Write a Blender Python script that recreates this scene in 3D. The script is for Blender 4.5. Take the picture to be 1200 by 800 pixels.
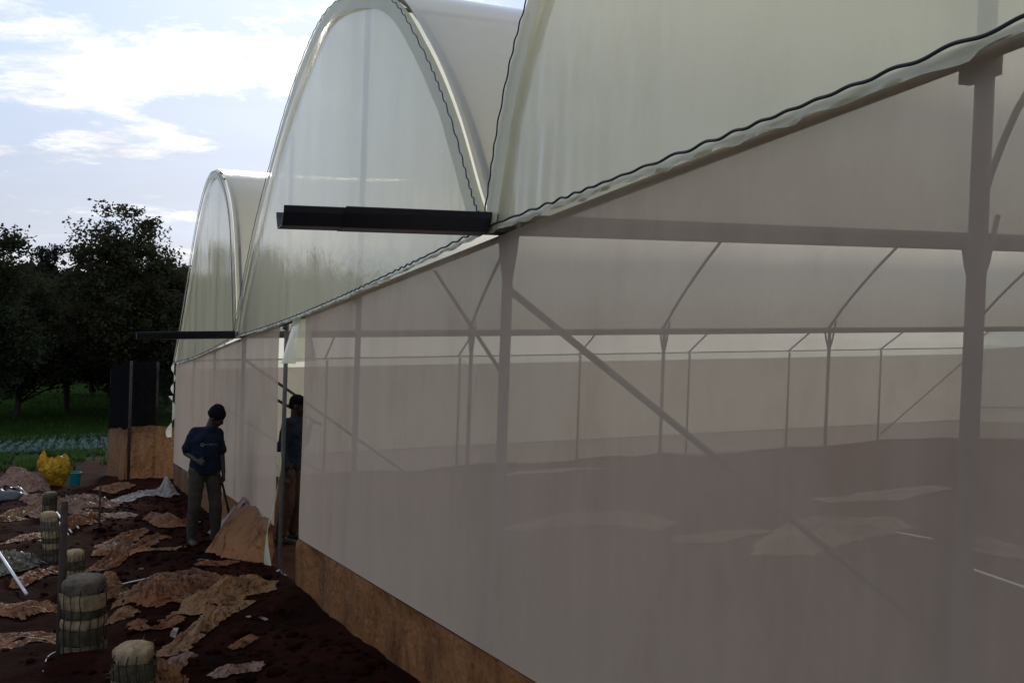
import bpy, bmesh, math, random
import numpy as np
from mathutils import Vector, Matrix, noise

for o in list(bpy.data.objects): bpy.data.objects.remove(o)
S = bpy.context.scene
COL = S.collection
# ------------------------------------------------------------------ camera
F, ROLL, PITCH, EZ = 1090.2, .0349, .0186, 1.69
_n = Vector((math.sin(ROLL)*math.cos(PITCH), math.cos(ROLL)*math.cos(PITCH), math.sin(PITCH)))
_f = Vector((0, 0, -1)); _y = (_f - _n*_f.dot(_n)).normalized(); _x = _y.cross(_n)
RM = Matrix((_x, _y, _n))                       # camera -> world
EYE = Vector((0, 0, EZ))
cd = bpy.data.cameras.new('camera'); cam = bpy.data.objects.new('camera', cd); COL.objects.link(cam)
cd.sensor_width = 36; cd.lens = F/1200*36; cd.clip_end = 3000; cd.clip_start = .05
cam.matrix_world = Matrix.Translation(EYE) @ RM.to_4x4()
S.camera = cam
# ------------------------------------------------------------------ sky and sun
SUN_AZ, SUN_EL = math.radians(-12.5), math.radians(21.5)     # azimuth from +Y towards +X
w = bpy.data.worlds.new('World'); S.world = w; w.use_nodes = True
nt = w.node_tree; N = nt.nodes; L = nt.links
bg = N['Background']; bg.inputs[1].default_value = .1
sky = N.new('ShaderNodeTexSky'); sky.sky_type = 'NISHITA'; sky.sun_disc = False
sky.sun_elevation = SUN_EL; sky.sun_rotation = SUN_AZ; sky.air_density = 1.2; sky.dust_density = 1.0; sky.ozone_density = 1.5
def nd(t, **k):
    n = N.new('ShaderNode'+t)
    for a, b in k.items(): setattr(n, a, b)
    return n
def wm(op, a, b=None, c=None, clamp=False):
    n = nd('Math', operation=op, use_clamp=clamp)
    for i, v in enumerate((a, b, c)):
        if v is None: continue
        if isinstance(v, (int, float)): n.inputs[i].default_value = v
        else: L.new(v, n.inputs[i])
    return n.outputs[0]
tc = nd('TexCoord'); sep = nd('SeparateXYZ'); L.new(tc.outputs['Generated'], sep.inputs[0])
zz = wm('ADD', wm('MAXIMUM', sep.outputs[2], 0.0), .16)
comb = nd('CombineXYZ'); L.new(wm('DIVIDE', sep.outputs[0], zz), comb.inputs[0]); L.new(wm('DIVIDE', sep.outputs[1], zz), comb.inputs[1])
CLOUD_OFF = (-3.2, .4, 0)
def cloud(scale, detail, off, lo, hi, rough=.6, sx=1.0):
    mp = nd('Mapping'); L.new(comb.outputs[0], mp.inputs[0]); mp.inputs['Location'].default_value = off; mp.inputs['Scale'].default_value = (sx, 1, 1)
    n = nd('TexNoise'); n.inputs['Scale'].default_value = scale; n.inputs['Detail'].default_value = detail; n.inputs['Roughness'].default_value = rough
    n.inputs['Distortion'].default_value = .25
    L.new(mp.outputs[0], n.inputs['Vector'])
    r = nd('MapRange', interpolation_type='SMOOTHSTEP'); L.new(n.outputs[0], r.inputs[0]); r.inputs[1].default_value = lo; r.inputs[2].default_value = hi
    return r.outputs[0]
c_big = cloud(1.6, 12, CLOUD_OFF, .505, .625, .66, .8)
c_shade = cloud(4.2, 8, (1.0, 3.0, 0), .35, .62, .65, .8)
c_thin = cloud(.6, 5, (7.3, 2.1, 0), .30, .62, .5, .6)
# forward glow of thin cloud around the hidden sun
sd = (math.sin(SUN_AZ)*math.cos(SUN_EL), math.cos(SUN_AZ)*math.cos(SUN_EL), math.sin(SUN_EL))
dot = nd('VectorMath', operation='DOT_PRODUCT'); L.new(tc.outputs['Generated'], dot.inputs[0]); dot.inputs[1].default_value = sd
glow = wm('POWER', wm('MAXIMUM', dot.outputs['Value'], 0.0), 45)
def mixc(fac, a, b):
    m = nd('Mix', data_type='RGBA')
    for s, v in ((0, fac), (6, a), (7, b)):
        if isinstance(v, (int, float)): m.inputs[s].default_value = v
        elif isinstance(v, tuple): m.inputs[s].default_value = (*v, 1)
        else: L.new(v, m.inputs[s])
    return m.outputs[2]
haze = mixc(c_thin, (4.4, 5.5, 7.5), (3.8, 4.4, 5.7))
base = mixc(.93, sky.outputs[0], haze)
wscale = wm('MULTIPLY', wm('MULTIPLY_ADD', glow, 8.0, 9.2), wm('MULTIPLY_ADD', c_shade, -.28, 1.0))
wc = nd('VectorMath', operation='SCALE'); wc.inputs[0].default_value = (1, .995, .985); L.new(wscale, wc.inputs['Scale'])
skyc = mixc(wm('MULTIPLY', c_big, .93), base, wc.outputs[0])
gl = nd('VectorMath', operation='SCALE'); gl.inputs[0].default_value = (1, .97, .92); L.new(wm('MULTIPLY', glow, .8), gl.inputs['Scale'])
add = nd('VectorMath', operation='ADD'); L.new(skyc, add.inputs[0]); L.new(gl.outputs[0], add.inputs[1])
L.new(add.outputs[0], bg.inputs[0])
sl = bpy.data.lights.new('sun', 'SUN'); sl.energy = 1.5; sl.angle = math.radians(12); sl.color = (1, .95, .87)
so = bpy.data.objects.new('sun', sl); COL.objects.link(so); so.location = (0, 0, 30)
so.rotation_euler = Vector((-sd[0], -sd[1], -sd[2])).to_track_quat('-Z', 'Y').to_euler()
vs = S.view_settings; vs.view_transform = 'Standard'; vs.look = 'None'; vs.gamma = 1; vs.exposure = 0.42; vs.use_curve_mapping = False
cy = S.cycles; cy.max_bounces = 10; cy.diffuse_bounces = 5; cy.glossy_bounces = 3; cy.transmission_bounces = 6; cy.transparent_max_bounces = 16
cy.caustics_reflective = False; cy.caustics_refractive = False; cy.use_denoising = True
try: cy.denoiser = 'OPENIMAGEDENOISE'
except Exception: pass

# ------------------------------------------------------------------ greenhouse frame of reference (on a hillside: s along the gable, t into the house, h plumb)
UA, US, VA, VS = 2.0069, -.0927, .3586, .0364
U = Vector((math.cos(UA), math.sin(UA), US)); V = Vector((math.cos(VA), math.sin(VA), VS))
EAVE, W, BAY, NB, SK = 2.5, 7.887, 3.0, 7, .43
P0 = Vector((-.0796, 4.5327, .4785 + EZ - EAVE))
def G(s, t, h=0): return P0 + U*s + V*t + Vector((0, 0, h))
_M2 = Matrix(((U.x, V.x), (U.y, V.y))).inverted()
def st_of(x, y):
    q = _M2 @ Vector((x-P0.x, y-P0.y)); return q.x, q.y
def ray(px, py): return (RM @ Vector(((px-600)/F, (400-py)/F, -1)))
def smax(a, b, k):
    h = max(k-abs(a-b), 0)/k; return max(a, b)+h*h*k*.25
def terrain(x, y):
    s, t = st_of(x, y); zp = P0.z + US*s + VS*t
    zf = EZ - 7.3 + .004*(math.hypot(x, y)-50)
    return -smax(-smax(zp, zf, 1.5), -6, 2)
def bump(s, t):
    if t > -.02:
        a = .10*noise.noise(Vector((s*.45, t*.45, 3)))+.05*noise.noise(Vector((s*1.1, t*1.1, 6))) + .02*noise.noise(Vector((s*2.2, t*2.2, 1)))
        return a - .01
    k = min(1, max(0, (-.02-t)/.8)); far = 1/(1+max(0, s-18)*.15)/(1+max(0, -t-8)*.12)
    a = .13*noise.noise(Vector((s*.55, t*.8, 0))) + .07*noise.noise(Vector((s*1.7, t*2.1, 5))) + .035*noise.noise(Vector((s*4.6, t*4.6, 9))) + .02*abs(noise.noise(Vector((s*11, t*11, 2))))
    return (a*(.25+.75*k))*far + .02*(1-k)
def gz(s, t):
    p = G(s, t); return terrain(p.x, p.y) + bump(s, t)
def gp(s, t, h=0):
    p = G(s, t); p.z = terrain(p.x, p.y)+bump(s, t)+h; return p
def ground_px(px, py):                         # where the line of sight meets the sloping ground
    d = ray(px, py); a = 1.0
    for _ in range(4000):
        q = EYE + d*a
        if q.z <= terrain(q.x, q.y): break
        a += .02*(1+a*.02)
    return st_of(q.x, q.y)
def at_dist(px, dist):                          # ground point below a pixel column at a distance
    d = ray(px, 380); d.z = 0; d.normalize(); q = d*dist; return Vector((q.x, q.y, terrain(q.x, q.y)))

# ------------------------------------------------------------------ materials
def mat(name):
    m = bpy.data.materials.new(name); m.use_nodes = True; return m, m.node_tree
class NB_:
    def __init__(s, t): s.t = t
    def n(s, ty, **k):
        n = s.t.nodes.new('ShaderNode'+ty)
        for a, b in k.items():
            if a in n.bl_rna.properties.keys(): setattr(n, a, b)
            else: n.inputs[a.replace('_', ' ')].default_value = b
        return n
    def l(s, a, b): s.t.links.new(a, b)
    def noise(s, scale, detail=4, rough=.6, co='Object', sc=(1, 1, 1)):
        tc = s.n('TexCoord'); mp = s.n('Mapping'); mp.inputs['Scale'].default_value = sc; s.l(tc.outputs[co], mp.inputs[0])
        z = s.n('TexNoise'); z.inputs['Scale'].default_value = scale; z.inputs['Detail'].default_value = detail; z.inputs['Roughness'].default_value = rough
        s.l(mp.outputs[0], z.inputs['Vector']); return z.outputs[0]
    def ramp(s, fac, stops):
        r = s.n('ValToRGB'); e = r.color_ramp.elements
        while len(e) < len(stops): e.new(.5)
        for i, (p, c) in enumerate(stops): e[i].position = p; e[i].color = (*c, 1) if len(c) == 3 else c
        s.l(fac, r.inputs[0]); return r.outputs[0]
    def bump(s, h, dist, strength=1):
        b = s.n('Bump'); b.inputs['Distance'].default_value = dist; b.inputs['Strength'].default_value = strength; s.l(h, b.inputs['Height']); return b.outputs[0]
def principled(name, col, rough=.7, spec=.3, var=.35, scale=6, metal=0, bmp=0, bscale=30, co='Object'):
    m, t = mat(name); b = NB_(t); p = t.nodes['Principled BSDF']
    p.inputs['Roughness'].default_value = rough; p.inputs['Specular IOR Level'].default_value = spec; p.inputs['Metallic'].default_value = metal
    z = b.noise(scale, 5, .65, co); lo = tuple(c*(1-var) for c in col); hi = tuple(min(1, c*(1+var)) for c in col)
    b.l(b.ramp(z, [(.3, lo), (.7, hi)]), p.inputs['Base Color'])
    if bmp: b.l(b.bump(b.noise(bscale, 4, .6, co), bmp), p.inputs['Normal'])
    return m
def film(name, col, trans=.62, clear=.16, rough=.16, fres=1.0, dirt=None, wr=.012, crease=0):
    """thin plastic sheeting: diffuse reflection and transmission, some clear view through it, a gloss coat"""
    m, t = mat(name); b = NB_(t); t.nodes.remove(t.nodes['Principled BSDF']); out = t.nodes['Material Output']
    z1 = b.noise(1.1, 4, .6, 'Object', (1, 1, .35)); z2 = b.noise(7, 5, .65)
    cc = b.ramp(z1, [(.3, tuple(c*.93 for c in col)), (.7, col)])
    if dirt:
        dm = b.ramp(b.noise(2.2, 7, .7, 'Object', (2.2, 2.2, .8)), [(.48, (0, 0, 0)), (.66, (1, 1, 1))])
        mx = b.n('Mix', data_type='RGBA'); b.l(dm, mx.inputs[0]); b.l(cc, mx.inputs[6]); mx.inputs[7].default_value = (*dirt, 1); cc = mx.outputs[2]
    bn = b.bump(b.noise(2.6, 3, .5, 'Object', (1, 1, .3)), wr)
    bn2 = b.n('Bump'); bn2.inputs['Distance'].default_value = wr*.12; b.l(z2, bn2.inputs['Height']); b.l(bn, bn2.inputs['Normal']); bn = bn2.outputs[0]
    if crease:                                   # sharp little creases of crumpled sheeting
        for sc_, ds_ in ((5.5, crease), (14, crease*.45)):
            su = b.n('Math', operation='SUBTRACT'); b.l(b.noise(sc_, 2, .5), su.inputs[0]); su.inputs[1].default_value = .5; ab = b.n('Math', operation='ABSOLUTE'); b.l(su.outputs[0], ab.inputs[0])
            b3 = b.n('Bump'); b3.inputs['Distance'].default_value = ds_; b.l(ab.outputs[0], b3.inputs['Height']); b.l(bn, b3.inputs['Normal']); bn = b3.outputs[0]
    df = b.n('BsdfDiffuse'); tr = b.n('BsdfTranslucent'); b.l(cc, df.inputs[0]); b.l(cc, tr.inputs[0]); b.l(bn, df.inputs['Normal']); b.l(bn, tr.inputs['Normal'])
    m1 = b.n('MixShader'); m1.inputs[0].default_value = trans; b.l(df.outputs[0], m1.inputs[1]); b.l(tr.outputs[0], m1.inputs[2])
    cl = b.n('BsdfTransparent'); cl.inputs[0].default_value = (*[min(1, c*1.05) for c in col], 1)
    m2 = b.n('MixShader'); m2.inputs[0].default_value = clear; b.l(m1.outputs[0], m2.inputs[1]); b.l(cl.outputs[0], m2.inputs[2])
    gl = b.n('BsdfGlossy'); gl.inputs['Roughness'].default_value = rough; b.l(bn, gl.inputs['Normal']); gl.inputs[0].default_value = (fres, fres, fres, 1)
    fr = b.n('Fresnel'); ge = b.n('NewGeometry'); io = b.n('MapRange'); b.l(ge.outputs['Backfacing'], io.inputs[0]); io.inputs[3].default_value = 1.45; io.inputs[4].default_value = 1/1.45; b.l(io.outputs[0], fr.inputs[0])
    m3 = b.n('MixShader'); b.l(fr.outputs[0], m3.inputs[0]); b.l(m2.outputs[0], m3.inputs[1]); b.l(gl.outputs[0], m3.inputs[2])
    b.l(m3.outputs[0], out.inputs[0]); return m
def net(name, col, openness, trans=.4):
    m, t = mat(name); b = NB_(t); t.nodes.remove(t.nodes['Principled BSDF']); out = t.nodes['Material Output']
    z = b.noise(1.1, 8, .68, 'Object', (1, 1, .5)); cc = b.ramp(z, [(.28, (col[0]*.84, col[1]*.79, col[2]*.76)), (.5, col), (.74, tuple(min(1, c*1.08) for c in col))])
    df = b.n('BsdfDiffuse'); tr = b.n('BsdfTranslucent'); b.l(cc, df.inputs[0]); b.l(cc, tr.inputs[0])
    m1 = b.n('MixShader'); m1.inputs[0].default_value = trans; b.l(df.outputs[0], m1.inputs[1]); b.l(tr.outputs[0], m1.inputs[2])
    op = b.n('MapRange'); b.l(b.noise(3, 3, .5, 'Object', (4, 4, .15)), op.inputs[0]); op.inputs[1].default_value = .3; op.inputs[2].default_value = .7; op.inputs[3].default_value = openness*.93; op.inputs[4].default_value = openness*1.07
    ge = b.n('NewGeometry'); dt = b.n('VectorMath', operation='DOT_PRODUCT'); b.l(ge.outputs['Normal'], dt.inputs[0]); b.l(ge.outputs['Incoming'], dt.inputs[1])
    ab = b.n('Math', operation='ABSOLUTE'); b.l(dt.outputs['Value'], ab.inputs[0]); pw = b.n('Math', operation='POWER'); b.l(ab.outputs[0], pw.inputs[0]); pw.inputs[1].default_value = .85
    mo = b.n('Math', operation='MULTIPLY'); b.l(pw.outputs[0], mo.inputs[0]); b.l(op.outputs[0], mo.inputs[1])
    cl = b.n('BsdfTransparent'); m2 = b.n('MixShader'); b.l(mo.outputs[0], m2.inputs[0]); b.l(m1.outputs[0], m2.inputs[1]); b.l(cl.outputs[0], m2.inputs[2])
    b.l(m2.outputs[0], out.inputs[0]); return m
M = {}
M['roof'] = film('greenhouse film', (.93, .87, .70), .76, .08, .22)
M['gable'] = film('gable film', (.93, .925, .765), .71, .12, .11, .95, dirt=(.85, .85, .68), wr=.006, crease=.0025)
M['hem'] = film('folded film hem', (.80, .78, .60), .5, .06, .25, .6)
M['net'] = net('insect net', (.555, .45, .37), .50)
M['net_in'] = net('insect net aged', (.60, .54, .44), .22)
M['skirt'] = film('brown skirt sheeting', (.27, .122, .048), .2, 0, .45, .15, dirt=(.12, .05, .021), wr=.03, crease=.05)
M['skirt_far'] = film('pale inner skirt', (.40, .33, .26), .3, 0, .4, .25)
M['steel'] = principled('galvanised steel', (.17, .16, .152), .55, .4, .2, 9, .2)
M['gutter'] = principled('dark gutter sheet', (.018, .019, .024), .38, .5, .3, 5)
M['gutter_in'] = principled('gutter galvanised', (.27, .255, .24), .5, .4, .2, 5, .2)
M['brace'] = principled('rusty brace', (.07, .055, .048), .7, .3, .3, 8)
M['wire'] = principled('channel shade wiggle wire', (.02, .02, .022), .5, .4)  # near-black colour paints in the shadow of the channel holding the wire
M['blacknet'] = net('black shade net', (.008, .008, .009), .06, .1)
M['shadenet'] = net('open shade net', (.012, .014, .012), .6, .1)
M['wood'] = principled('dark stake wood', (.045, .032, .024), .85, .2, .4, 12, 0, .004, 40)
M['sheet_brown'] = film('brown plastic sheet', (.24, .10, .045), .2, 0, .45, .16, dirt=(.11, .042, .02), wr=.03, crease=.16)
M['sheet_pink'] = film('pale dusty sheet', (.31, .185, .135), .2, 0, .45, .16, dirt=(.19, .095, .065), wr=.03, crease=.16)
M['sheet_white'] = film('white sheet', (.40, .38, .36), .22, 0, .45, .16, dirt=(.22, .16, .13), wr=.03, crease=.16)
M['sheet_tan'] = film('tan sheet', (.31, .16, .075), .2, 0, .45, .16, dirt=(.15, .075, .042), wr=.03, crease=.16)
M['sheet_in'] = film('dusty pale sheet inside', (.26, .18, .125), .2, 0, .45, .3, dirt=(.2, .12, .08), wr=.03, crease=.16)
M['sheet_grey'] = film('grey green sheet', (.22, .215, .165), .2, 0, .42, .25, dirt=(.12, .09, .06), wr=.03, crease=.16)
M['yellow'] = film('yellow sack', (.50, .29, .02), .2, 0, .4, .25, dirt=(.28, .15, .015), wr=.03, crease=.16)
M['teal'] = principled('teal plastic', (.015, .22, .26), .4, .5, .2)
M['blackplastic'] = principled('black plastic', (.012, .012, .014), .3, .6, .3)
M['white_pipe'] = principled('white pipe', (.6, .6, .62), .4, .5, .15)
M['band_tan'] = principled('bundle tan straw', (.23, .165, .095), .9, .1, .45, 22, 0, .006, 60)
M['band_green'] = principled('bundle green straw', (.06, .05, .03), .9, .1, .45, 22, 0, .006, 60)
M['band_grey'] = principled('bundle grey straw', (.10, .08, .06), .9, .1, .45, 22, 0, .006, 60)
M['cord'] = principled('bundle cord', (.035, .03, .025), .9, .1)
M['skin'] = principled('skin', (.03, .018, .013), .55, .35, .15, 9)
M['navy'] = principled('navy cotton', (.007, .012, .024), .9, .15, .25, 14, 0, .006, 18)
M['bluejacket'] = principled('blue jacket', (.016, .022, .032), .9, .15, .25, 14, 0, .006, 18)
M['khaki'] = principled('khaki trousers', (.042, .033, .025), .9, .15, .3, 12, 0, .006, 18)
M['rust'] = principled('brown trousers', (.07, .036, .024), .9, .15, .3, 12, 0, .006, 18)
M['cap'] = principled('knit cap', (.005, .0055, .008), .95, .1, .25, 30, 0, .004, 70)
M['boot'] = principled('rubber boot', (.03, .024, .02), .6, .3, .3)
M['print'] = principled('pale shirt print', (.14, .15, .16), .8, .2, .1)
M['iron'] = principled('worn iron', (.09, .085, .08), .5, .5, .3, 12, .5)
M['bark'] = principled('bark', (.05, .04, .032), .95, .1, .4, 5, 0, .03, 12)
def leafmat(name, col, tr=.25):
    m, t = mat(name); b = NB_(t); t.nodes.remove(t.nodes['Principled BSDF']); out = t.nodes['Material Output']
    z = b.noise(.9, 4, .6, 'Object'); cc = b.ramp(z, [(.3, tuple(c*.55 for c in col)), (.7, tuple(c*1.35 for c in col))])
    df = b.n('BsdfDiffuse'); ts = b.n('BsdfTranslucent'); b.l(cc, df.inputs[0]); b.l(cc, ts.inputs[0])
    mx = b.n('MixShader'); mx.inputs[0].default_value = tr; b.l(df.outputs[0], mx.inputs[1]); b.l(ts.outputs[0], mx.inputs[2]); b.l(mx.outputs[0], out.inputs[0]); return m
M['leaf'] = leafmat('foliage dark', (.034, .040, .022))
M['leaf2'] = leafmat('foliage olive', (.048, .048, .026))
M['conifer'] = leafmat('foliage conifer', (.024, .03, .022))
M['grass'] = leafmat('meadow grass', (.042, .08, .018), .3)
M['cabbage'] = leafmat('cabbage leaf', (.10, .15, .12), .15)
# soil with a meadow beyond the plot
m, t = mat('ground soil and meadow'); b = NB_(t); p = t.nodes['Principled BSDF']; M['ground'] = m
at = b.n('Attribute', attribute_name='grass'); z1 = b.noise(1.3, 8, .65); z2 = b.noise(14, 8, .7); z3 = b.noise(60, 5, .7)
soil = b.ramp(z1, [(.3, (.010, .0030, .0018)), (.52, (.023, .0062, .0033)), (.72, (.052, .0135, .0065))])
dk = b.ramp(z2, [(.3, (.55, .55, .55)), (.7, (1.2, 1.15, 1.1))]); mu = b.n('Mix', data_type='RGBA', blend_type='MULTIPLY'); mu.inputs[0].default_value = 1; b.l(soil, mu.inputs[6]); b.l(dk, mu.inputs[7])
dry = b.n('Attribute', attribute_name='inside'); mi = b.n('Mix', data_type='RGBA'); b.l(dry.outputs['Fac'], mi.inputs[0]); b.l(mu.outputs[2], mi.inputs[6])
b.l(b.ramp(b.noise(2.2, 8, .7), [(.35, (.05, .021, .013)), (.7, (.105, .048, .030))]), mi.inputs[7])
gr = b.ramp(b.noise(.35, 7, .65), [(.3, (.014, .028, .007)), (.55, (.026, .052, .012)), (.75, (.042, .07, .018))])
mg = b.n('Mix', data_type='RGBA'); b.l(at.outputs['Fac'], mg.inputs[0]); b.l(mi.outputs[2], mg.inputs[6]); b.l(gr, mg.inputs[7])
b.l(mg.outputs[2], p.inputs['Base Color']); p.inputs['Roughness'].default_value = .95; p.inputs['Specular IOR Level'].default_value = .03
bb = b.bump(z2, .05); b2 = b.n('Bump'); b2.inputs['Distance'].default_value = .012; b.l(z3, b2.inputs['Height']); b.l(bb, b2.inputs['Normal']); b.l(b2.outputs[0], p.inputs['Normal'])

# ------------------------------------------------------------------ mesh helpers (all vertices in world space, origin moved to org)
class MB:
    def __init__(s): s.v = []; s.f = []
    def add(s, v, f):
        k = len(s.v); s.v += [tuple(q) for q in v]; s.f += [tuple(i+k for i in q) for q in f]
    def grid(s, nu, nv, fn):
        k = len(s.v)
        for i in range(nu+1):
            for j in range(nv+1): s.v.append(tuple(fn(i/nu, j/nv)))
        for i in range(nu):
            for j in range(nv):
                a = k+i*(nv+1)+j; s.f.append((a, a+nv+1, a+nv+2, a+1))
    def tube(s, pts, r, n=8, caps=True):
        pts = [Vector(p) for p in pts]; k = len(s.v); m = len(pts); rr = r if isinstance(r, (list, tuple)) else [r]*m
        up = None
        for i, p in enumerate(pts):
            d = (pts[min(i+1, m-1)]-pts[max(i-1, 0)]).normalized()
            if up is None: up = d.orthogonal().normalized()
            up = (up-d*up.dot(d)).normalized(); sd_ = d.cross(up)
            for j in range(n):
                a = 2*math.pi*j/n; s.v.append(tuple(p+(up*math.cos(a)+sd_*math.sin(a))*rr[i]))
        for i in range(m-1):
            for j in range(n):
                a = k+i*n+j; c = k+i*n+(j+1) % n; s.f.append((a, c, c+n, a+n))
        if caps: s.f.append(tuple(k+j for j in range(n))[::-1]); s.f.append(tuple(k+(m-1)*n+j for j in range(n)))
    def box(s, c, ax, ay, az):
        c = Vector(c); q = [c+Vector(ax)*i+Vector(ay)*j+Vector(az)*k for i in (-1, 1) for j in (-1, 1) for k in (-1, 1)]
        s.add(q, [(0, 1, 3, 2), (4, 6, 7, 5), (0, 4, 5, 1), (2, 3, 7, 6), (0, 2, 6, 4), (1, 5, 7, 3)])
    def build(s, name, m, parent=None, smooth=True, org=None):
        me = bpy.data.meshes.new(name)
        if org is None:
            a = np.array(s.v); org = Vector(((a[:, 0].min()+a[:, 0].max())/2, (a[:, 1].min()+a[:, 1].max())/2, a[:, 2].min()))
        me.from_pydata([(x-org[0], y-org[1], z-org[2]) for x, y, z in s.v], [], s.f); me.materials.append(M[m] if isinstance(m, str) else m)
        if smooth: me.polygons.foreach_set('use_smooth', [True]*len(me.polygons))
        me.update(); o = bpy.data.objects.new(name, me); COL.objects.link(o); place(o, org, parent); return o
def place(o, loc, parent=None):
    if parent is None: o.location = loc
    else:
        o.parent = parent; o.location = Vector(loc)-world_loc(parent)
def world_loc(o):
    q = Vector(o.location)
    while o.parent: o = o.parent; q += Vector(o.location)
    return q
def empty(name, loc, label=None, cat=None, group=None):
    o = bpy.data.objects.new(name, None); o.empty_display_size = .2; COL.objects.link(o); o.location = loc
    if label: tag(o, label, cat, group)
    return o
def tag(o, label, cat, group=None, kind=None):
    if label: o['label'] = label
    if cat: o['category'] = cat
    if group: o['group'] = group
    if kind: o['kind'] = kind
    return o
def copy_at(o, loc, parent):
    c = o.copy(); COL.objects.link(c); c.parent = parent; c.location = Vector(loc)-world_loc(parent) if parent else loc; return c
def smooth_path(ctrl, n):
    """Catmull-Rom through the control points"""
    c = [Vector(p) for p in ctrl]; c = [c[0]*2-c[1]]+c+[c[-1]*2-c[-2]]; out = []; m = len(c)-3
    for i in range(n+1):
        u = i/n*m; k = min(int(u), m-1); f = u-k; p0, p1, p2, p3 = c[k:k+4]
        out.append(.5*((2*p1)+(p2-p0)*f+(2*p0-5*p1+4*p2-p3)*f*f+(3*p1-p0-3*p2+p3)*f**3))
    return out

# ------------------------------------------------------------------ ground
def axis(core, out_lo, out_hi, g=1.16):
    a = [core[0][0]]
    for lo, hi, st in core:
        n = max(1, round((hi-lo)/st)); a += [lo+(hi-lo)*(i+1)/n for i in range(n)]
    st = core[-1][2]
    while a[-1] < out_hi: st *= g; a.append(a[-1]+st)
    st = core[0][2]
    while a[0] > out_lo: st *= g; a.insert(0, a[0]-st)
    return a
ss = axis([(-3.2, 0, .12), (0, 16, .07), (16, 32, .3)], -420, 900); tt = axis([(-9, -4, .25), (-4, .1, .07), (.1, 21.5, .3)], -700, 700)
vv, gg, ii = [], [], []
for s in ss:
    for t in tt:
        near = -14 < s < 60 and -30 < t < 30
        p = G(s, t); z = terrain(p.x, p.y)+(bump(s, t) if near else 0); vv.append((p.x, p.y, z))
        e = s + 2.5*noise.noise(Vector((s*.12, t*.25, 7))); g = min(1, max(0, (e-25)/4))
        g = max(g, min(1, max(0, (-t-9)/3))); g = max(g, min(1, max(0, (t-24)/3))); gg.append(g)
        ii.append(1.0 if (0 < t < 21 and -W < s < 2*W+.2) else 0.0)
nt_ = len(tt); ff = [(i*nt_+j, (i+1)*nt_+j, (i+1)*nt_+j+1, i*nt_+j+1) for i in range(len(ss)-1) for j in range(nt_-1)]
me = bpy.data.meshes.new('ground'); me.from_pydata(vv, [], ff); me.materials.append(M['ground'])
for nme, arr in (('grass', gg), ('inside', ii)):
    a = me.attributes.new(nme, 'FLOAT', 'POINT'); a.data.foreach_set('value', arr)
me.polygons.foreach_set('use_smooth', [True]*len(me.polygons)); ground = bpy.data.objects.new('ground', me); COL.objects.link(ground); ground['kind'] = 'structure'

# loose clods of soil
random.seed(4); mb = MB()
def clod(mb, c, r, seed):
    bm = bmesh.new(); bmesh.ops.create_icosphere(bm, subdivisions=1, radius=1); vs_ = []
    for v in bm.verts:
        k = 1+.45*noise.noise(v.co*1.3+Vector((seed, 0, 0))); vs_.append(Vector(c)+Vector((v.co.x*k*r*1.2, v.co.y*k*r, v.co.z*k*r*.7)))
    mb.add(vs_, [[v.index for v in f.verts] for f in bm.faces]); bm.free()
for i in range(2600):
    s = random.uniform(-.5, 15)**1.0; t = random.choice((random.uniform(-4.5, -.1), random.uniform(-1.6, -.1))); r = random.uniform(.008, .03)*(2.2 if random.random() < .10 else 1)
    clod(mb, gp(s, t, r*.15), r, i*.7)
cl = mb.build('soil_clods', 'ground', org=G(5, -2)); tag(cl, 'loose dark red clods of soil scattered outside the greenhouse', 'soil', kind='stuff')

# ------------------------------------------------------------------ greenhouse
GH = empty('greenhouse', G(0, 0), 'long multi span arched greenhouse of translucent film with net walls and brown skirt', 'greenhouse')
A1 = [(0, 0), (.16, .5), (.42, .92), (1.0, 1.42), (1.9, 1.95), (2.9, 2.28), (W/2, 2.4)]; A1 = A1+[(W-a, b) for a, b in A1[-2::-1]]
A2 = [(0, 0), (.14, .16), (.5, .66), (1.0, 1.19), (1.7, 1.75), (2.75, 2.17), (3.75, 2.30), (4.95, 1.98), (6.4, 1.22), (7.35, .52), (W, 0)]
A3 = [(0, 0), (.20, .62), (.72, 1.66), (1.75, 2.36), (2.85, 2.62), (3.95, 2.43), (5.1, 1.85), (6.8, .75), (8.1, 0)]
SPANS = [(-W, A1), (0.0, A2), (W, A3)]
prof = []
for s0, a in SPANS: prof.append([(s0+q.x, q.y) for q in smooth_path([(x, y, 0) for x, y in a], 64)])
S3 = W+8.1
LEN = BAY*NB
def h_arch(k, s):
    pr = prof[k]
    for (a, b), (c, d_) in zip(pr, pr[1:]):
        if a <= s <= c: return b+(d_-b)*(s-a)/max(c-a, 1e-6)
    return 0
def wob(a, b, sc=1.0, seed=0): return noise.noise(Vector((a*sc, b*sc, seed)))
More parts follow.
